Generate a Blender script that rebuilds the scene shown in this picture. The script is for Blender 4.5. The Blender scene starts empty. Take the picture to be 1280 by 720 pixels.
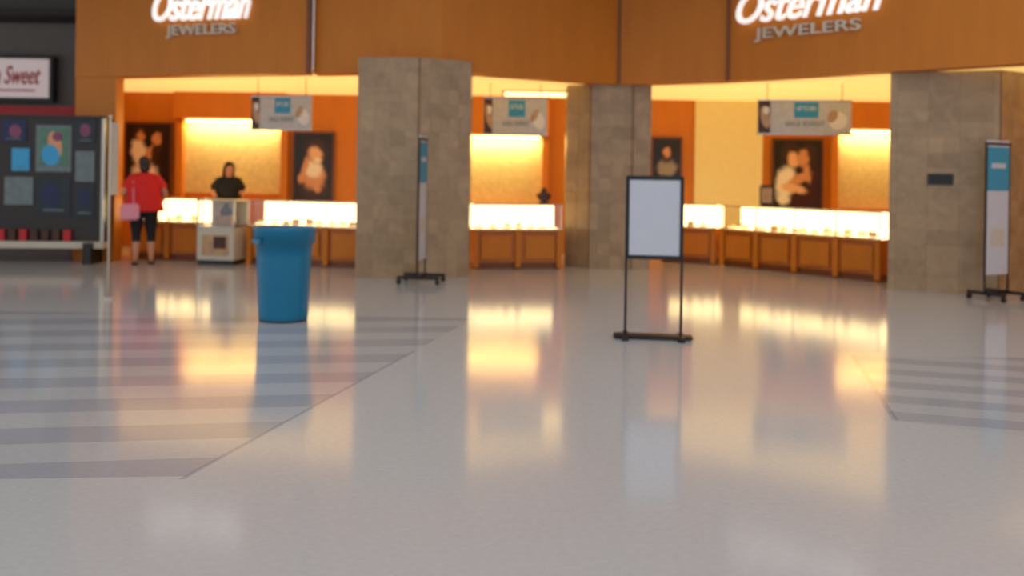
import bpy, bmesh, math, random
from mathutils import Matrix, Vector
random.seed(4)
S=bpy.context.scene
S.view_settings.view_transform='Standard'
def lin(c): return tuple((x/255/12.92 if x/255<=.04045 else ((x/255+.055)/1.055)**2.4) for x in c)+(1,)
# ---------------------------------------------------------------- materials
def mat(name,rgb,rough=.5,metal=0,emit=0,ecol=None,noise=0,nscale=8,stretch=(1,1,1),bump=0,coat=0,spec=.5):
    m=bpy.data.materials.new(name); m.use_nodes=True
    nt=m.node_tree; N=nt.nodes; L=nt.links; b=N['Principled BSDF']
    b.inputs['Base Color'].default_value=lin(rgb); b.inputs['Roughness'].default_value=rough
    b.inputs['Metallic'].default_value=metal; b.inputs['Coat Weight'].default_value=coat
    b.inputs['Specular IOR Level'].default_value=spec
    if emit:
        b.inputs['Emission Color'].default_value=lin(ecol or rgb); b.inputs['Emission Strength'].default_value=emit
    tc=N.new('ShaderNodeTexCoord'); mp=N.new('ShaderNodeMapping'); mp.inputs['Scale'].default_value=stretch
    nz=N.new('ShaderNodeTexNoise'); nz.inputs['Scale'].default_value=nscale; nz.inputs['Detail'].default_value=5
    L.new(tc.outputs['Object'],mp.inputs[0]); L.new(mp.outputs[0],nz.inputs[0])
    n=noise or .04
    mx=N.new('ShaderNodeMix'); mx.data_type='RGBA'
    c=lin(rgb); mx.inputs[6].default_value=tuple(v*(1-n) for v in c[:3])+(1,); mx.inputs[7].default_value=tuple(min(1,v*(1+n)) for v in c[:3])+(1,)
    L.new(nz.outputs[0],mx.inputs[0]); L.new(mx.outputs[2],b.inputs['Base Color'])
    return m
WOOD=mat('wood_panel',(206,122,34),.42,noise=.14,nscale=2,stretch=(3,3,.5),spec=.3)
WOODD=mat('wood_dark_trim',(120,62,20),.4,noise=.3,nscale=3,stretch=(5,5,.5))
WOODC=mat('wood_counter',(196,108,34),.35,noise=.25,nscale=3,stretch=(4,4,.5))
CREAM=mat('cream_wall',(246,228,168),.7,noise=.06)
CREAMP=mat('cream_wallcovering',(206,182,120),.7,noise=.3,nscale=14)
CEIL=mat('ceiling_added_glow',(246,226,165),.8,emit=.8,ecol=(255,210,122))  # plain ceiling; emission added to light the store interior softly
GREY=mat('grey_bulkhead',(122,118,112),.7,noise=.1)
DGREY=mat('dark_storefront',(46,40,38),.5,noise=.2)
BLACK=mat('black_metal',(14,13,15),.4)
WHITE=mat('white_board',(200,203,214),.5)
WHITEL=mat('white_letters',(255,255,250),.4,emit=.6)
LETT=mat('brushed_metal_letters',(228,212,190),.35,noise=.1)
CHROME=mat('chrome_trim',(170,165,155),.25,metal=1)
BLUE=mat('blue_plastic',(0,112,150),.33,noise=.08)
BLUEP=mat('print_blue',(50,150,185),.5)
CYANP=mat('print_cyan',(60,165,215),.5)
RED=mat('red_fabric',(222,34,28),.8,noise=.15,nscale=20)
REDP=mat('print_red',(190,30,35),.5)
DKFAB=mat('black_fabric',(18,17,22),.8)
SKIN=mat('skin',(205,140,105),.55,noise=.08)
HAIR=mat('dark_hair',(52,26,20),.5,noise=.4,nscale=60,stretch=(4,4,.5))
HAIR2=mat('black_hair',(12,9,10),.45,noise=.4,nscale=60,stretch=(4,4,.5))
PINK=mat('pink_bag',(232,150,165),.6)
EYEW=mat('eye_white',(230,228,225),.3); LIP=mat('lips',(165,70,65),.5)
PBLK=mat('poster_black',(22,14,12),.4); PSKIN=mat('poster_skin',(222,158,110),.5,noise=.15)
PWHT=mat('poster_white',(238,226,205),.5,noise=.1,nscale=12); PHAIR=mat('poster_brown',(72,38,22),.5,noise=.3)
PGREY=mat('print_grey',(200,193,182),.5,noise=.2,nscale=14); PTAN=mat('print_tan',(190,150,110),.5,noise=.4,nscale=10)
PPALE=mat('print_pale_blue',(112,125,126),.5,noise=.35,nscale=10)
PGRN=mat('print_green',(85,130,110),.5,noise=.4); PDBL=mat('print_navy',(28,40,80),.5,noise=.4); PPUR=mat('print_pink',(130,70,98),.5,noise=.4)
PTEAL=mat('print_teal',(34,46,54),.5,noise=.5)
SIGNW=mat('lit_sign_face',(236,216,216),.5,emit=.25)
GOLD=mat('gold',(220,160,60),.25,metal=1)
VELV=mat('jewellery_pad',(236,220,190),.7); VELB=mat('jewellery_pad_tan',(170,130,95),.7)
GLOW=mat('case_lining_glow',(255,236,190),.5,emit=2.6,ecol=(255,230,168))  # case deck and back panel; emission stands in for light from case strips
STRIP=mat('cove_light',(255,240,200),.5,emit=6,ecol=(255,220,135))
LAMP=mat('ceiling_lamp',(255,245,215),.5,emit=3,ecol=(255,228,150))
SOFT=mat('plinth_pale',(200,190,170),.5)
GL=bpy.data.materials.new('clear_glass'); GL.use_nodes=True
nt=GL.node_tree; nt.nodes.clear(); o=nt.nodes.new('ShaderNodeOutputMaterial'); mx=nt.nodes.new('ShaderNodeMixShader')
t=nt.nodes.new('ShaderNodeBsdfTransparent'); g=nt.nodes.new('ShaderNodeBsdfGlossy'); g.inputs['Roughness'].default_value=.03
mx.inputs[0].default_value=.07; nt.links.new(t.outputs[0],mx.inputs[1]); nt.links.new(g.outputs[0],mx.inputs[2]); nt.links.new(mx.outputs[0],o.inputs[0])
def stone():
    m=bpy.data.materials.new('stone_tile'); m.use_nodes=True; nt=m.node_tree; N=nt.nodes; L=nt.links; b=N['Principled BSDF']
    tc=N.new('ShaderNodeTexCoord'); sx=N.new('ShaderNodeSeparateXYZ'); L.new(tc.outputs['Object'],sx.inputs[0])
    ad=N.new('ShaderNodeMath'); ad.operation='ADD'; L.new(sx.outputs[0],ad.inputs[0]); L.new(sx.outputs[1],ad.inputs[1])
    cb=N.new('ShaderNodeCombineXYZ'); L.new(ad.outputs[0],cb.inputs[0]); L.new(sx.outputs[2],cb.inputs[1])
    br=N.new('ShaderNodeTexBrick'); br.offset=0; br.inputs['Scale'].default_value=1
    br.inputs['Brick Width'].default_value=.2; br.inputs['Row Height'].default_value=.2; br.inputs['Mortar Size'].default_value=.002
    br.inputs['Color1'].default_value=lin((172,142,106)); br.inputs['Color2'].default_value=lin((154,126,92)); br.inputs['Mortar'].default_value=lin((146,119,88))
    L.new(cb.outputs[0],br.inputs[0])
    nz=N.new('ShaderNodeTexNoise'); nz.inputs['Scale'].default_value=4; nz.inputs['Detail'].default_value=7; nz.inputs['Distortion'].default_value=1.2; L.new(tc.outputs['Object'],nz.inputs[0])
    mx=N.new('ShaderNodeMix'); mx.data_type='RGBA'; mx.blend_type='OVERLAY'; mx.inputs[0].default_value=.35
    L.new(br.outputs[0],mx.inputs[6]); L.new(nz.outputs[0],mx.inputs[7]); L.new(mx.outputs[2],b.inputs['Base Color'])
    b.inputs['Roughness'].default_value=.25
    return m
STONE=stone()
def floormat():
    m=bpy.data.materials.new('terrazzo_floor'); m.use_nodes=True; nt=m.node_tree; N=nt.nodes; L=nt.links; b=N['Principled BSDF']
    tc=N.new('ShaderNodeTexCoord'); sx=N.new('ShaderNodeSeparateXYZ'); L.new(tc.outputs['Object'],sx.inputs[0])
    def M(op,a,bb=None,cc=None):
        n=N.new('ShaderNodeMath'); n.operation=op
        for i,v in enumerate((a,bb,cc)):
            if v is None: continue
            if isinstance(v,(int,float)): n.inputs[i].default_value=v
            else: L.new(v,n.inputs[i])
        return n.outputs[0]
    X,Y=sx.outputs[0],sx.outputs[1]
    p=M('SUBTRACT',X,M('MULTIPLY',M('SUBTRACT',Y,6.5),.23))
    left=M('MULTIPLY',M('LESS_THAN',p,-1.07),M('GREATER_THAN',M('SUBTRACT',Y,M('MULTIPLY',X,.1)),4.7))
    left=M('MULTIPLY',left,M('LESS_THAN',Y,9.6))
    right=M('MULTIPLY',M('GREATER_THAN',p,2.5),M('GREATER_THAN',M('ADD',Y,M('MULTIPLY',X,.5)),6.95))
    right=M('MULTIPLY',right,M('LESS_THAN',Y,7.9))
    q=M('SUBTRACT',Y,M('MULTIPLY',X,.16))
    st=M('LESS_THAN',M('FRACT',M('DIVIDE',q,.68)),.48)
    q2=M('ADD',Y,M('MULTIPLY',X,.3))
    st2=M('LESS_THAN',M('FRACT',M('DIVIDE',q2,.5)),.48)
    bl=M('MULTIPLY',M('LESS_THAN',M('ABSOLUTE',M('ADD',p,1.07)),.015),M('MULTIPLY',M('GREATER_THAN',Y,4.5),M('LESS_THAN',Y,7.8)))
    br=M('MULTIPLY',M('LESS_THAN',M('ABSOLUTE',M('SUBTRACT',p,2.5)),.02),M('MULTIPLY',M('GREATER_THAN',Y,5.8),M('LESS_THAN',Y,7.9)))
    dark=M('ADD',M('MULTIPLY',left,M('MULTIPLY_ADD',st,.45,.15)),M('MULTIPLY',right,M('MULTIPLY_ADD',st2,.45,.14)))
    dark=M('MINIMUM',M('ADD',dark,M('MULTIPLY',M('ADD',bl,br),.6)),1.0)
    mx=N.new('ShaderNodeMix'); mx.data_type='RGBA'; mx.inputs[6].default_value=lin((190,187,185)); mx.inputs[7].default_value=lin((144,145,153)); L.new(dark,mx.inputs[0])
    nz=N.new('ShaderNodeTexNoise'); nz.inputs['Scale'].default_value=30; nz.inputs['Detail'].default_value=4; L.new(tc.outputs['Object'],nz.inputs[0])
    m2=N.new('ShaderNodeMix'); m2.data_type='RGBA'; m2.blend_type='OVERLAY'; m2.inputs[0].default_value=.1; L.new(mx.outputs[2],m2.inputs[6]); L.new(nz.outputs[0],m2.inputs[7])
    L.new(m2.outputs[2],b.inputs['Base Color'])
    b.inputs['Roughness'].default_value=.115; b.inputs['IOR'].default_value=1.5
    return m
FLOOR=floormat()
def photomat(name,shapes,w,h,bg=(18,11,9)):
    # soft-edged printed photograph: blended ellipses in the panel's own object space
    m=bpy.data.materials.new(name); m.use_nodes=True; nt=m.node_tree; N=nt.nodes; L=nt.links; b=N['Principled BSDF']
    tc=N.new('ShaderNodeTexCoord'); nz=N.new('ShaderNodeTexNoise'); nz.inputs['Scale'].default_value=7; nz.inputs['Detail'].default_value=4
    L.new(tc.outputs['Object'],nz.inputs[0])
    ms=N.new('ShaderNodeVectorMath'); ms.operation='MULTIPLY_ADD'; L.new(nz.outputs['Color'],ms.inputs[0]); ms.inputs[1].default_value=(.14,0,.14); ms.inputs[2].default_value=(-.07,0,-.07)
    ad=N.new('ShaderNodeVectorMath'); L.new(tc.outputs['Object'],ad.inputs[0]); L.new(ms.outputs[0],ad.inputs[1])
    sp=N.new('ShaderNodeSeparateXYZ'); L.new(ad.outputs[0],sp.inputs[0]); cb=N.new('ShaderNodeCombineXYZ'); L.new(sp.outputs[0],cb.inputs[0]); L.new(sp.outputs[2],cb.inputs[1])
    col=None
    for sx,sz,rx,rz,c,rot in shapes:
        mp=N.new('ShaderNodeMapping'); mp.vector_type='TEXTURE'; mp.inputs['Location'].default_value=(sx*w,sz*h,0); mp.inputs['Rotation'].default_value=(0,0,rot); mp.inputs['Scale'].default_value=(rx*w,rz*h,1)
        L.new(cb.outputs[0],mp.inputs[0]); ln=N.new('ShaderNodeVectorMath'); ln.operation='LENGTH'; L.new(mp.outputs[0],ln.inputs[0])
        mr=N.new('ShaderNodeMapRange'); mr.interpolation_type='SMOOTHSTEP'; mr.inputs[1].default_value=1.15; mr.inputs[2].default_value=.6; L.new(ln.outputs['Value'],mr.inputs[0])
        mx=N.new('ShaderNodeMix'); mx.data_type='RGBA'; L.new(mr.outputs[0],mx.inputs[0])
        if col is None: mx.inputs[6].default_value=lin(bg)
        else: L.new(col,mx.inputs[6])
        mx.inputs[7].default_value=lin(c); col=mx.outputs[2]
    L.new(col,b.inputs['Base Color']); b.inputs['Roughness'].default_value=.4
    return m
# ---------------------------------------------------------------- builder
class B:
    def __init__(s,name,loc=(0,0,0),rz=0):
        s.name=name; s.bm=bmesh.new(); s.mats=[]; s.loc=Vector(loc); s.rz=rz; s.lay=s.bm.faces.layers.int.new('done')
    def mi(s,m):
        if m not in s.mats: s.mats.append(m)
        return s.mats.index(m)
    def _tag(s,m,smooth=False):
        lay=s.bm.faces.layers.int['done']; 
        for f in s.bm.faces:
            if f[lay]!=7:
                f[lay]=7; f.smooth=smooth; f.material_index=s.mi(m(f.calc_center_median()) if callable(m) else m)
    def box(s,c,d,m,rz=0,bev=0,M=None):
        T=(M or Matrix.Identity(4))@Matrix.Translation(c)@Matrix.Rotation(rz,4,'Z')@Matrix.Diagonal((d[0],d[1],d[2],1))
        if not bev:
            bmesh.ops.create_cube(s.bm,size=1,matrix=T); s._tag(m); return
        t=bmesh.new(); bmesh.ops.create_cube(t,size=1,matrix=T)
        bmesh.ops.bevel(t,geom=list(t.edges),offset=bev,segments=2,affect='EDGES')
        me=bpy.data.meshes.new('t'); t.to_mesh(me); t.free(); s.mesh(me,Matrix.Identity(4),m,False); bpy.data.meshes.remove(me)
    def prism(s,pts,z0,z1,m):
        a=sum(pts[i][0]*pts[(i+1)%len(pts)][1]-pts[(i+1)%len(pts)][0]*pts[i][1] for i in range(len(pts)))
        if a<0: pts=pts[::-1]
        lo=[s.bm.verts.new((x,y,z0)) for x,y in pts]; hi=[s.bm.verts.new((x,y,z1)) for x,y in pts]
        s.bm.faces.new(lo[::-1]); s.bm.faces.new(hi)
        k=len(pts)
        for i in range(k): s.bm.faces.new((lo[i],lo[(i+1)%k],hi[(i+1)%k],hi[i]))
        s._tag(m)
    def cyl(s,p0,p1,r0,m,r1=None,seg=16,caps=True):
        p0=Vector(p0); p1=Vector(p1); d=p1-p0
        T=Matrix.Translation((p0+p1)/2)@d.to_track_quat('Z','Y').to_matrix().to_4x4()
        bmesh.ops.create_cone(s.bm,cap_ends=caps,segments=seg,radius1=r0,radius2=r0 if r1 is None else r1,depth=d.length,matrix=T)
        s._tag(m,True)
    def sph(s,c,r,m,seg=20,M=None):
        T=(M or Matrix.Identity(4))@Matrix.Translation(c)@Matrix.Diagonal((r[0],r[1],r[2],1))
        v=bmesh.ops.create_uvsphere(s.bm,u_segments=seg,v_segments=seg//2+2,radius=1,matrix=T)['verts']; s._tag(m,True); return v
    def loft(s,rings,m,cap0=True,cap1=True,seg=28):
        R=[]
        for cx,cy,z,rx,ry in rings:
            R.append([s.bm.verts.new((cx+rx*math.cos(2*math.pi*i/seg),cy+ry*math.sin(2*math.pi*i/seg),z)) for i in range(seg)])
        for a,b in zip(R,R[1:]):
            for i in range(seg): s.bm.faces.new((a[i],a[(i+1)%seg],b[(i+1)%seg],b[i]))
        if cap0: s.bm.faces.new(R[0][::-1])
        if cap1: s.bm.faces.new(R[-1])
        s._tag(m,True)
    def poly(s,pts,m):
        s.bm.faces.new([s.bm.verts.new(p) for p in pts]); s._tag(m)
    def ell(s,cx,y,cz,rx,rz,m,rot=0,seg=20):
        pts=[]
        for i in range(seg):
            a=2*math.pi*i/seg; u,w=rx*math.cos(a),rz*math.sin(a)
            pts.append((cx+u*math.cos(rot)-w*math.sin(rot),y,cz+u*math.sin(rot)+w*math.cos(rot)))
        s.poly(pts,m)
    def mesh(s,me,M,matf,smooth=True):
        t=me.copy(); t.transform(M); s.bm.from_mesh(t); bpy.data.meshes.remove(t); s._tag(matf,smooth)
    def xform(s,fn):
        for v in s.bm.verts: v.co=fn(v.co)
    def done(s):
        s.bm.faces.layers.int.remove(s.bm.faces.layers.int['done'])
        me=bpy.data.meshes.new(s.name); s.bm.to_mesh(me); s.bm.free()
        for m in s.mats: me.materials.append(m)
        o=bpy.data.objects.new(s.name,me); S.collection.objects.link(o); o.location=s.loc; o.rotation_euler[2]=s.rz
        return o
def ev(o):
    S.collection.objects.link(o); bpy.context.view_layer.update()
    me=bpy.data.meshes.new_from_object(o.evaluated_get(bpy.context.evaluated_depsgraph_get())); bpy.data.objects.remove(o); return me
def textmesh(body,w,h,shear=0,bold=0,ext=.02):
    c=bpy.data.curves.new('t','FONT'); c.body=body; c.shear=shear; c.offset=bold; c.extrude=ext; c.size=1
    me=ev(bpy.data.objects.new('t',c))
    xs=[v.co.x for v in me.vertices]; ys=[v.co.y for v in me.vertices]
    x0,x1,y0,y1=min(xs),max(xs),min(ys),max(ys)
    me.transform(Matrix.Diagonal((w/(x1-x0),h/(y1-y0),1,1))@Matrix.Translation((-x0,-y0,0)))
    return me
def facing(origin,d):
    d=Vector((d[0],d[1],0)).normalized(); n=d.cross(Vector((0,0,1)))
    M=Matrix.Identity(4)
    for i in range(3): M[i][0]=d[i]; M[i][1]=(0,0,1)[i]; M[i][2]=n[i]; M[i][3]=origin[i]
    return M
def skin(verts,edges,rad,root=0,sub=2):
    me=bpy.data.meshes.new('s'); me.from_pydata(verts,edges,[]); o=bpy.data.objects.new('s',me)
    o.modifiers.new('k','SKIN'); sm=o.modifiers[0]; sm.use_smooth_shade=True
    S.collection.objects.link(o)
    if len(me.skin_vertices)==0:
        bpy.context.view_layer.objects.active=o; o.select_set(True); bpy.ops.mesh.customdata_skin_add()
    sv=me.skin_vertices[0].data
    for i,r in enumerate(rad):
        sv[i].radius=(r,r) if isinstance(r,(int,float)) else r
        sv[i].use_root=(i==root)
    ss=o.modifiers.new('ss','SUBSURF'); ss.levels=sub; ss.render_levels=sub
    bpy.context.view_layer.update()
    m=bpy.data.meshes.new_from_object(o.evaluated_get(bpy.context.evaluated_depsgraph_get())); bpy.data.objects.remove(o); return m
I4=Matrix.Identity(4)
# ---------------------------------------------------------------- room shell
b=B('floor'); b.box((-1,6,-.05),(40,32,.1),FLOOR); b.done()
H=[(-6.85,15.0),(-2.97,13.8),(-2.9,13.9),(-1.0,13.3),(1.62,14.8),(3.15,14.1),(6.2,11.3),(8.4,9.3)]
b=B('wall_storefront_header')
for i,(p,q) in enumerate(zip(H,H[1:])):
    if i==1: continue
    b.prism([p,q,(q[0],q[1]+.4),(p[0],p[1]+.4)],2.85,5.2,WOOD)
b.box((-2.95,13.83,4.0),(.06,.12,2.3),WOODD)
b.prism([(-7.6,18),(-6.85,15.0),(-6.85,15.4),(-7.3,18)],2.85,5.2,WOOD)
b.done()
b=B('trim_header_seams')
for x,y in ((1.62,14.79),(3.14,14.08)): b.box((x,y,4.0),(.04,.04,2.29),WOODD)
b.done()
b=B('wall_left_jamb'); b.prism([(-6.85,15.02),(-6.12,14.8),(-6.12,15.1),(-6.85,15.3)],0,2.85,WOOD); b.prism([(-6.9,15.1),(-6.85,15.3),(-7.55,17.8),(-7.6,17.8)],0,2.85,WOOD); b.done()
b=B('wall_back'); b.box((.7,17.9,1.43),(17,.2,2.85),WOOD); b.done()
b=B('wall_right'); b.box((9.0,13.5,2.6),(.2,9,5.2),WOOD); b.done()
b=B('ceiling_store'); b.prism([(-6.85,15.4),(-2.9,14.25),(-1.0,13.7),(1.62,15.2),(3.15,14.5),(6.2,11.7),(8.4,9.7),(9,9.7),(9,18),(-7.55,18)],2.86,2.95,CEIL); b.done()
b=B('ceiling'); b.box((0,16,5.3),(40,9,.2),GREY)
for x in range(-18,20,3): b.box((x,2,6),(.12,18,.2),CHROME)
for y in range(-6,11,3): b.box((0,y,6.0),(38,.12,.16),CHROME)
b.done()
def column(name,pts,top,seams=()):
    b=B(name); b.prism(pts,0,top,STONE)
    for x,y in seams: b.box((x,y,top/2),(.012,.012,top-.002),WOODD,rz=.7)
    return b
column('stone_column',[(-2.12,13.1),(-1.28,13.05),(-.59,13.45),(-.59,14.0),(-2.12,14.0)],3.01,[(-1.28,13.05)]).done()
column('stone_column',[(.85,15.1),(1.2,14.85),(2.15,14.9),(2.15,15.6),(.85,15.6)],2.85,[(1.2,14.85),(1.86,14.88)]).done()
b=column('stone_column',[(4.95,12.6),(6.15,12.1),(7.0,12.6),(7.0,13.3),(5.25,13.3)],2.85,[(6.15,12.1)])
b.box((5.51,12.35,1.46),(.3,.03,.14),BLACK,rz=-.39); b.done()
# ---------------------------------------------------------------- store back wall fittings
def niche(name,x0,x1,z0,z1,x_strip=None,soff=.35,back=17.8):
    b=B(name); w=x1-x0; c=(x0+x1)/2
    b.box((c,back-.02,(z0+z1)/2),(w,.04,z1-z0),CREAMP)
    b.box((c,back-soff/2,(z1+2.84)/2+.01),(w+.24,soff,2.84-z1),WOOD)
    for x in (x0-.06,x1+.06): b.box((x,back-.1,z1/2),(.12,.2,z1),WOOD)
    xs=x_strip or (x0+.05,x1-.05)
    b.box(((xs[0]+xs[1])/2,back-.14,z1-.03),(xs[1]-xs[0],.06,.05),STRIP)
    b.box((c,back-.2,.45),(w,.36,.9),WOODC)
    b.done()
    l=bpy.data.lights.new(name+'_light','AREA'); l.shape='RECTANGLE'; l.size=xs[1]-xs[0]; l.size_y=.08; l.energy=14*(xs[1]-xs[0]); l.color=(1,.8,.42)
    o=bpy.data.objects.new('cove_lamp',l); S.collection.objects.link(o); o.location=((xs[0]+xs[1])/2,back-.2,z1-.07); o.rotation_euler=(math.radians(25),0,0)
niche('wall_niche_display',-6.05,-4.25,1.0,2.36)
niche('wall_niche_display',-1.6,.55,.88,2.14)
niche('wall_niche_display',5.98,7.6,.85,2.34)
b=B('wall_panel_cream'); b.box((4.0,17.77,1.43),(1.25,.05,2.84),CREAM); b.done()
K=(58,30,18); SK=(214,150,104); SK2=(236,184,140); WH=(244,232,214); DM=(60,18,20); GR=(150,140,130)
def poster(cx,cz,w,h,shapes,y=17.72):
    b=B('wall_poster',(cx,y,cz)); b.box((0,.02,0),(w+.08,.04,h+.08),WOODD); b.box((0,-.005,0),(w,.02,h),photomat('poster_print',shapes,w,h)); b.done()
poster(-6.72,1.63,.8,1.26,[(-.05,-.3,.34,.3,WH,.2),(-.2,.08,.2,.22,WH,.2),(.02,.05,.1,.2,SK,-.5),(.2,.12,.12,.22,K,-.2),(-.2,.36,.17,.12,K,0),(-.17,.31,.1,.09,SK,0),(.2,.28,.12,.1,SK,0)])
poster(-3.67,1.52,.7,1.22,[(.02,-.36,.42,.16,K,0),(.02,-.14,.34,.24,SK,.1),(.0,-.02,.26,.17,WH,.3),(.08,.24,.34,.2,K,.2),(.06,.18,.19,.15,SK2,.2),(.12,.1,.1,.04,WH,.3),(-.24,-.05,.09,.24,SK,-.3),(.1,-.32,.12,.08,SK,.6)])
poster(2.85,1.78,.5,.7,[(0,-.26,.4,.26,GR,0),(0,.1,.24,.24,K,0),(0,.14,.16,.16,SK,0)])
poster(5.27,1.5,.88,1.28,[(.1,-.36,.5,.18,DM,0),(-.26,-.12,.22,.28,WH,-.2),(.24,-.04,.26,.26,DM,0),(-.15,.3,.24,.18,K,0),(.22,.3,.22,.18,K,0),(-.1,.22,.13,.13,SK2,.3),(.1,.24,.14,.14,SK,-.2),(.02,-.06,.34,.07,SK,.45),(-.08,-.2,.3,.07,SK2,-.2),(.2,.02,.08,.16,SK,.2),(-.3,-.36,.16,.08,WH,0)])
x,y,w_,d_=.45,16.6,1.2,.7
b=B('ceiling_lamp',(x,y,2.84)); b.box((0,0,0),(w_+.08,d_+.08,.03),CHROME); b.box((0,0,-.018),(w_,d_,.02),LAMP); b.done()
# ---------------------------------------------------------------- counters
def counter(p0,p1,depth=.55,h=.98,deck=.6):
    p0=Vector((p0[0],p0[1],0)); p1=Vector((p1[0],p1[1],0)); d=p1-p0; L=d.length
    b=B('jewellery_display_counter',p0,math.atan2(d.y,d.x))
    b.box((L/2,depth/2+.03,.05),(L-.06,depth-.06,.1),WOODD)
    b.box((L/2,depth/2+.02,.335),(L,depth-.04,.47),WOODC)
    n=max(1,round(L/.75))
    for i in range(n+1): b.box((min(max(i*L/n,.04),L-.04),.01,.31),(.08,.04,.56),WOOD)
    for i in range(n): b.box(((i+.5)*L/n,.012,.33),(L/n-.22,.02,.36),WOOD,bev=.006)
    b.box((L/2,depth/2,deck-.015),(L+.02,depth+.02,.03),WOOD)
    b.box((L/2,depth/2,deck+.005),(L-.02,depth-.04,.01),GLOW)
    b.box((L/2,depth-.02,(deck+h)/2),(L-.02,.02,h-deck-.03),GLOW)
    b.box((L/2,.01,(deck+h)/2),(L-.02,.008,h-deck-.03),GL)
    b.box((L/2,depth/2,h-.006),(L,depth,.01),GL)
    for i in range(n+1):
        x=min(max(i*L/n,.01),L-.01); b.box((x,.01,(deck+h)/2),(.012,.012,h-deck),CHROME)
    b.box((L/2,.01,h-.005),(L,.02,.015),CHROME); b.box((L/2,.01,deck+.01),(L,.02,.015),CHROME)
    x=.12
    while x<L-.12:
        m=random.choice((VELV,VELV,VELB)); hh=random.uniform(.03,.1)
        b.box((x,random.uniform(.16,.3),deck+.012+hh/2),(.1,.1,hh),m,bev=.01)
        b.sph((x,.2,deck+.03+hh),(.014,.014,.014),GOLD,8); x+=random.uniform(.15,.24)
    b.done()
counter((-6.05,15.3),(-4.82,15.02))
counter((-4.05,14.72),(-2.15,14.24))
counter((-.56,14.42),(.78,14.68))
counter((2.5,16.15),(3.35,15.72))
counter((3.4,15.62),(5.16,13.42))
b=B('display_pedestal',(-4.43,14.75,0),-.15)
b.box((0,0,.04),(.56,.46,.08),BLACK); b.box((0,0,.32),(.6,.5,.5),SOFT,bev=.01)
b.box((0,.23,.76),(.58,.02,.38),SOFT); b.box((0,0,.575),(.6,.5,.02),CHROME)
for x in (-.29,.29):
    for y in (-.24,.24): b.box((x,y,.77),(.02,.02,.4),CHROME)
b.box((0,-.245,.77),(.56,.006,.38),GL); b.box((0,0,.975),(.62,.52,.02),SOFT,bev=.004)
b.box((.05,-.02,.66),(.26,.2,.16),VELB,bev=.02); b.loft([(.05,0,.74,.09,.05),(.05,0,.8,.11,.06),(.05,0,.87,.05,.04),(.05,0,.93,.03,.03)],PBLK)
b.box((0,-.26,.3),(.42,.015,.3),PTAN,bev=.005)
b.box((.08,-.27,.34),(.2,.012,.18),PHAIR,bev=.004)
b.done()
b=B('counter_card_stand',(4.02,15.15,.985),-.7); b.box((0,0,.01),(.2,.12,.02),BLACK); b.box((0,.02,.18),(.24,.02,.32),BLACK,bev=.02); b.box((0,.005,.18),(.18,.012,.24),PTAN); b.done()
b=B('necklace_bust',(.5,14.9,.985)); b.loft([(0,0,0,.09,.07),(0,0,.02,.09,.07),(0,0,.03,.04,.04),(0,0,.08,.1,.05),(0,0,.14,.12,.05),(0,0,.18,.05,.04),(0,0,.25,.035,.035)],PHAIR); b.done()
# ---------------------------------------------------------------- hanging banners
def banner(x0,x1,y,z0,z1,rz=0):
    w=x1-x0; h=z1-z0; b=B('hanging_banner',((x0+x1)/2,y,(z0+z1)/2),rz)
    b.box((0,0,0),(w,.02,h),PGREY); b.box((0,0,h/2),(w+.02,.035,.02),CHROME); b.box((0,0,-h/2),(w+.02,.035,.02),CHROME)
    for s in (-1,1): b.cyl((s*w*.4,0,h/2),(s*w*.4,0,2.86-(z0+z1)/2),.006,BLACK,seg=6)
    b.box((-w*.43,-.012,0),(w*.13,.006,h*.96),PHAIR); b.ell(-w*.42,-.017,0,w*.05,h*.34,PTAN,.2); b.ell(-w*.41,-.0175,.1,w*.035,h*.12,PWHT)
    b.box((.02*w,-.013,h*.22),(w*.26,.006,h*.46),BLUEP)
    b.mesh(textmesh('UP TO 50%',w*.2,h*.13,0,.01,.001),facing((-w*.08,-.018,h*.2),(1,0)),PWHT,False)
    b.mesh(textmesh('SALE EVENT',w*.42,h*.14,0,.01,.001),facing((-w*.2,-.013,-h*.26),(1,0)),PPALE,False)
    b.ell(w*.36,-.012,-.05,w*.1,h*.26,PWHT,.4); b.ell(w*.3,-.0125,.02,w*.05,h*.2,PTAN,-.5); b.done()
banner(-4.05,-3.06,14.75,2.07,2.58,-.2)
banner(-.46,.54,15.1,2.06,2.63,.1)
banner(3.66,5.02,14.3,2.1,2.6,-.1)
# ---------------------------------------------------------------- store signs
def storesign(o,d,L,zs,jl,zj,ch=.46):
    b=B('store_sign'); d=Vector(d).normalized(); n=Vector((d.x,d.y,0)).cross(Vector((0,0,1)))
    p=Vector((o[0],o[1],zs))+n*.05
    b.mesh(textmesh('Osterman',L,ch,.4,.008,.03),facing(p,d),WHITEL,False)
    q=Vector((o[0],o[1],zj))+Vector((d.x,d.y,0))*((L-jl)*.5)+n*.04
    b.mesh(textmesh('JEWELERS',jl,.2,0,.01,.03),facing(q,d),LETT,False)
    b.done()
storesign((-5.45,14.57),(3.88,-1.2),1.68,3.66,1.19,3.40)
storesign((3.265,13.99),(3.05,-2.8),2.13,3.66,1.55,3.38)
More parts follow.
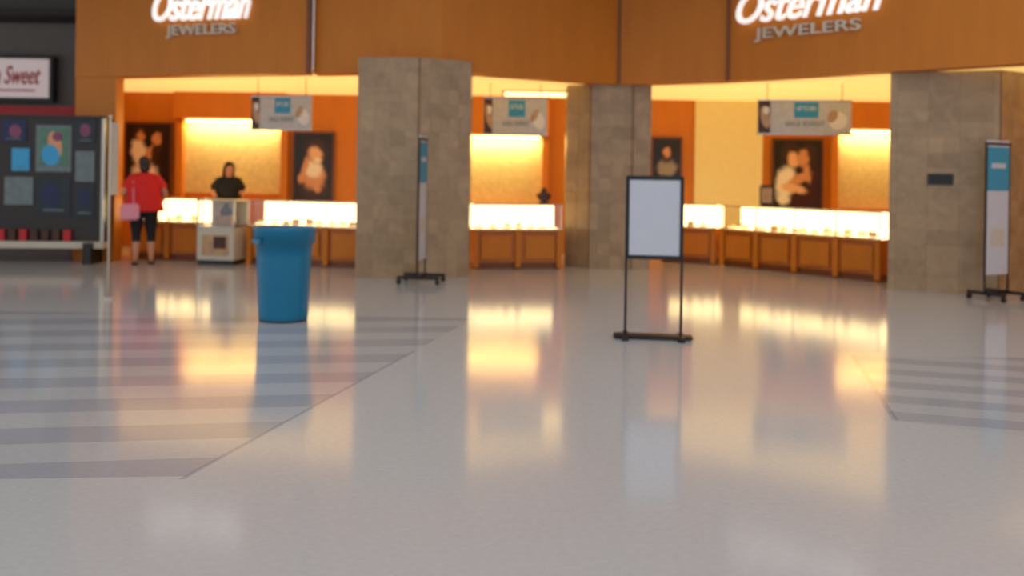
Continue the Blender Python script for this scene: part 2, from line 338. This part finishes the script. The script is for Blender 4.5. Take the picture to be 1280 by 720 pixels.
# ---------------------------------------------------------------- neighbouring unit at far left
b=B('wall_left_bulkhead'); b.box((-12,19.2,3.9),(10,.3,2.6),GREY); b.box((-12,18.6,4.35),(10,1.2,.12),DGREY); b.box((-12,19.4,1.3),(10,.2,2.6),DGREY); b.box((-7.68,18.6,2.6),(.12,1.4,5.2),GREY)
b.done()
b=B('shop_sign',(-9.95,18.9,3.17)); b.box((0,0,0),(1.85,.14,.92),BLACK,bev=.02); b.box((0,-.09,0),(1.7,.05,.76),SIGNW)
b.mesh(textmesh('Laura Sweet',1.4,.36,.35,.01,.01),facing((-.7,-.12,-.12),(1,0)),REDP,False); b.box((0,-.12,-.24),(1.2,.01,.03),REDP); b.done()
b=B('shop_awning'); b.box((-11,18.8,2.5),(6,.5,.22),REDP); b.box((-11,18.6,2.34),(6,.05,.06),WHITE); b.done()
b=B('poster_display_board',(-7.42,14.45,0),.06)
b.box((0,0,1.26),(2.6,.16,1.9),DGREY,bev=.01)
for x in (-1.1,1.1): b.box((x,0,.16),(.12,.5,.32),BLACK)
b.box((0,0,.28),(2.6,.3,.1),SOFT)
b.box((1.27,-.09,1.26),(.05,.03,1.9),CHROME); b.box((0,-.09,2.2),(2.6,.03,.04),DGREY)
P=[(-.04,1.98,.36,.34,PDBL),(.54,1.72,.52,.7,PPALE),(.06,1.55,.26,.34,CYANP),(.04,1.08,.42,.42,PPALE),(1.0,1.46,.28,.46,PPALE),(.55,1.0,.5,.56,PTEAL),(1.0,1.98,.3,.36,PTEAL),(1.0,.94,.3,.5,PTEAL),(-.6,1.6,.5,.7,PPUR),(-.6,.9,.5,.5,PTAN)]
for x,z,w,h,m in P:
    b.box((x,-.085,z),(w,.02,h),m,bev=.004); b.box((x,-.097,z-h*.36),(w*.6,.004,h*.04),PPALE)
b.box((.54,-.097,1.75),(.42,.004,.56),PGRN); b.ell(.56,-.1,1.78,.1,.2,PSKIN,.2); b.ell(.5,-.101,1.62,.13,.16,CYANP,.2); b.ell(.6,-.102,1.9,.08,.07,PPUR); b.ell(-.02,-.1,1.97,.09,.1,PPUR)
b.ell(.5,-.1,1.02,.14,.18,PDBL,.2); b.ell(1.0,-.1,.98,.08,.14,PDBL,.2); b.ell(1.0,-.1,2.0,.08,.1,PPUR)
for i in range(8): b.box((-.35+i*.16,-.12,.42),(.11,.06,.17),random.choice((PHAIR,REDP,PHAIR)),bev=.006)
b.done()
# ---------------------------------------------------------------- waste bin
b=B('blue_waste_bin',(-2.20,9.32,0))
rg=[(0,.222),(.02,.232),(.06,.236),(.62,.262),(.74,.268),(.745,.28),(.80,.282),(.805,.29),(.86,.296),(.88,.302),(.895,.302),(.898,.292),(.88,.275),(.8,.26),(.1,.2),(.09,.01)]
b.loft([(0,0,z,r,r) for z,r in rg],BLUE,seg=48)
for a in (0.7,0.7+math.pi): b.box((.285*math.cos(a),.285*math.sin(a),.77),(.04,.16,.05),BLUE,rz=a,bev=.012)
b.cyl((0,0,0),(0,0,.02),.23,BLACK,seg=40); b.done()
# ---------------------------------------------------------------- sign stand with white board
b=B('poster_sign_stand',(1.275,8.55,0),-.12)
for x in (-.245,.245):
    b.box((x,0,.73),(.024,.024,1.42),BLACK); b.box((x,0,.02),(.06,.36,.04),BLACK,bev=.008)
b.box((0,0,.025),(.70,.16,.028),BLACK,bev=.008); b.box((0,0,1.44),(.5,.024,.024),BLACK); b.box((0,0,.72),(.5,.024,.024),BLACK)
b.box((0,-.004,1.08),(.475,.02,.70),WHITE)
for s in(-1,1): b.box((s*.232,-.014,1.08),(.018,.012,.7),BLACK); b.box((0,-.014,1.08+s*.345),(.475,.012,.018),BLACK)
b.done()
def rstand(loc,rz,w,h,base=.56):
    b=B('rolling_banner_stand',loc,rz)
    b.box((0,0,.09),(w*.9,.05,.04),BLACK)
    for s in (-1,1):
        b.box((s*w*.42,0,.085),(.05,base,.04),BLACK,bev=.008)
        for q in (-1,1):
            b.cyl((s*w*.42-.015,q*base*.45,.032),(s*w*.42+.015,q*base*.45,.032),.032,BLACK); b.box((s*w*.42,q*base*.45,.06),(.012,.03,.05),CHROME)
    for s in (-1,1): b.box((s*w*.5,0,h/2+.05),(.02,.02,h-.1),BLACK)
    b.box((0,0,h),(w+.02,.03,.03),BLACK); b.box((0,0,h*.55+.08),(w-.03,.015,h*.86),WHITE)
    for y in (-.009,.009):
        b.box((0,y,h*.84),(w-.03,.004,h*.28),BLUEP); b.box((0,y*1.3,h*.86),(w*.6,.003,.06),WHITE); b.box((0,y,h*.4),(w*.6,.004,h*.12),PGREY)
    b.done()
rstand((-1.17,12.60,0),math.radians(84),.5,1.88)
rstand((5.93,11.72,0),math.radians(30),.46,1.9,.5)
b=B('slim_sign_pole',(-4.42,10.55,0)); b.cyl((0,0,.015),(0,0,2.0),.012,SOFT); b.cyl((0,0,0),(0,0,.02),.07,SOFT,seg=24); b.box((0,.1,1.55),(.014,.22,.8),PGREY); b.sph((0,0,2.01),(.02,.02,.02),SOFT,10); b.done()
# ---------------------------------------------------------------- people
def person(name,loc,rz,top,bottom,hair,girth=1.0,arms=None,bend=0,longhair=True,hem=.78,pant=.34,bag=False,scale=1):
    b=B(name,loc,rz)
    V=[(0,0,.90),(0,-.01,1.04),(0,0,1.18),(0,.0,1.30),(0,.01,1.38),(0,0,1.45)]
    R=[(.15*girth,.12*girth),(.14*girth,.12*girth),(.145*girth,.11*girth),(.10,.08),(.052,.052),(.05,.05)]
    E=[(0,1),(1,2),(2,3),(3,4),(4,5)]
    A=arms or {1:[(.16,0,1.31),(.25,.03,1.06),(.27,-.10,.86)],-1:[(-.16,0,1.31),(-.25,.03,1.06),(-.27,-.10,.86)]}
    hands=[]
    for s in (-1,1):
        k=len(V); sh,el,wr=[Vector(p) for p in A[s]]
        V+= [tuple(sh),tuple(sh.lerp(el,.5)),tuple(el),tuple(el.lerp(wr,.4)),tuple(wr)]
        R+= [.062*girth**.5,.056*girth**.5,.045,.042,.027]
        E+= [(3,k),(k,k+1),(k+1,k+2),(k+2,k+3),(k+3,k+4)]
        hands.append((s,wr,(wr-el).normalized()))
        k=len(V)
        V+=[(s*.095,0,.80),(s*.10,-.01,.64),(s*.105,-.015,.47),(s*.105,.015,.32),(s*.11,.02,.09),(s*.115,-.05,.045),(s*.125,-.15,.032)]
        R+=[.105*girth,.09*girth,.063*girth**.5,.058*girth**.5,.037,(.038,.034),(.036,.024)]
        E+=[(0,k)]+[(k+i,k+i+1) for i in range(6)]
    def mf(c):
        if c.z>1.385: return SKIN
        if abs(c.x)>.2 and c.z<1.16: return SKIN
        if c.z>.88: return top
        if abs(c.x)>.25 and c.z>.62: return SKIN
        if c.z>pant: return bottom
        return SKIN
    b.mesh(skin(V,E,R),I4,mf)
    g=girth
    b.loft([(0,0,hem,.225*g,.165*g),(0,0,hem+.01,.228*g,.168*g),(0,0,.92,.205*g,.16*g),(0,-.01,1.04,.19*g,.155*g),(0,-.01,1.18,.195*g,.15*g),(0,0,1.28,.185,.115),(0,0,1.345,.13,.085),(0,.005,1.385,.075,.065)],top,cap0=False)
    for s in (-1,1):
        sh,el,wr=[Vector(p) for p in A[s]]; b.cyl(sh+Vector((-s*.03,0,.0)),sh.lerp(el,.72),.07*g**.5,top,r1=.075*g**.5,seg=18,caps=False)
        b.box((s*.12,-.055,.009),(.085,.26,.018),DKFAB,bev=.006); b.box((s*.12,-.09,.06),(.088,.03,.012),DKFAB)
    for s,wr,d in hands:
        side=Vector((0,1,0)) if abs(d.z)>.5 else Vector((1,0,0))
        side=(side-d*side.dot(d)).normalized(); nrm=d.cross(side)*(-s)
        pv=[wr-d*.01,wr+d*.04,wr+d*.085]; b.mesh(skin([tuple(p) for p in pv],[(0,1),(1,2)],[(.024,.02),(.036,.017),(.036,.015)],0,1),I4,SKIN)
        for j,(o,l) in enumerate(((-.03,.062),(-.01,.074),(.01,.07),(.029,.055))):
            r=wr+d*.08+side*o; p1=r+d*l*.5; p2=p1+d*l*.32-nrm*.015; p3=p2+d*l*.15-nrm*.02
            b.mesh(skin([tuple(r),tuple(p1),tuple(p2),tuple(p3)],[(0,1),(1,2),(2,3)],[.0095,.009,.008,.007],0,1),I4,SKIN)
        t0=wr+d*.03-side*.025; t1=t0+d*.03-side*.03; t2=t1+d*.035-side*.006
        b.mesh(skin([tuple(t0),tuple(t1),tuple(t2)],[(0,1),(1,2)],[.012,.011,.008],0,1),I4,SKIN)
    hz=1.505
    b.loft([(0,-.018,hz-.115,.012,.012),(0,-.022,hz-.108,.03,.03),(0,-.018,hz-.085,.048,.055),(0,-.008,hz-.05,.062,.075),(0,0,hz,.071,.088),(0,.002,hz+.04,.072,.09),(0,.004,hz+.08,.058,.075),(0,.005,hz+.105,.032,.045),(0,.005,hz+.113,.008,.01)],SKIN)
    b.loft([(0,-.098,hz-.03,.015,.012),(0,-.1,hz-.018,.013,.014),(0,-.09,hz+.02,.007,.01)],SKIN,seg=10)
    for s in (-1,1):
        b.sph((s*.028,-.078,hz+.01),(.013,.008,.008),EYEW,10); b.sph((s*.028,-.085,hz+.01),(.006,.004,.006),HAIR,8)
        b.box((s*.028,-.084,hz+.03),(.03,.006,.006),hair); b.sph((s*.072,.008,hz-.005),(.01,.018,.028),SKIN,10)
    b.sph((0,-.08,hz-.058),(.022,.008,.007),LIP,10)
    for v in b.sph((0,.02,hz+.03),(.088,.1,.1),hair,24):
        if v.co.y<-.045 and v.co.z<hz+.06: v.co.y=-.04
    if longhair: b.loft([(0,.055,hz-.24,.05,.02),(0,.06,hz-.2,.09,.035),(0,.05,hz-.1,.1,.05),(0,.04,hz,.1,.06),(0,.03,hz+.06,.08,.06)],hair)
    else: b.loft([(0,.06,hz-.12,.045,.03),(0,.055,hz-.07,.075,.045),(0,.045,hz+.02,.085,.06)],hair)
    if bag:
        b.box((.21,.22,.80),(.26,.11,.24),PINK,bev=.025)
        for y in (.18,.26):
            b.cyl((.16,y,.91),(.16,.02,1.36),.009,PINK,seg=8)
    if bend:
        def f(c):
            if c.z<.85: return c
            t=min(1,(c.z-.85)/.25)*bend; r=Matrix.Rotation(t,3,'X'); p=Vector((0,0,.85)); return r@(c-p)+p
        b.xform(f)
    return b.done()
person('woman_in_red_shirt',(-5.53,14.45,0),math.radians(205),RED,DKFAB,HAIR,girth=1.28,hem=.80,longhair=False,bag=True,
   arms={1:[(.17,0,1.31),(.29,.0,1.07),(.2,-.2,1.0)],-1:[(-.17,0,1.31),(-.30,.03,1.07),(-.25,-.15,.92)]})
person('shop_assistant',(-4.84,16.3,0),math.radians(25),DKFAB,DKFAB,HAIR2,girth=1.02,bend=.42,
   arms={1:[(.16,0,1.31),(.26,-.04,1.10),(.16,-.24,1.04)],-1:[(-.16,0,1.31),(-.26,-.04,1.10),(-.12,-.24,1.02)]})
# ---------------------------------------------------------------- light
w=bpy.data.worlds.new('w'); S.world=w; w.use_nodes=True; bg=w.node_tree.nodes['Background']; bg.inputs[0].default_value=(.95,.96,1,1); bg.inputs[1].default_value=.97
# ---------------------------------------------------------------- camera
c=bpy.data.cameras.new('camera'); c.sensor_width=36; c.lens=1200/1280*36; c.shift_y=-144/1280
c.dof.use_dof=True; c.dof.focus_distance=4.2; c.dof.aperture_fstop=1.4
co=bpy.data.objects.new('camera',c); S.collection.objects.link(co)
co.matrix_world=Matrix.Translation((0,0,1.46))@Matrix.Rotation(math.pi/2,4,'X')@Matrix.Rotation(.015,4,'Z')
S.camera=co
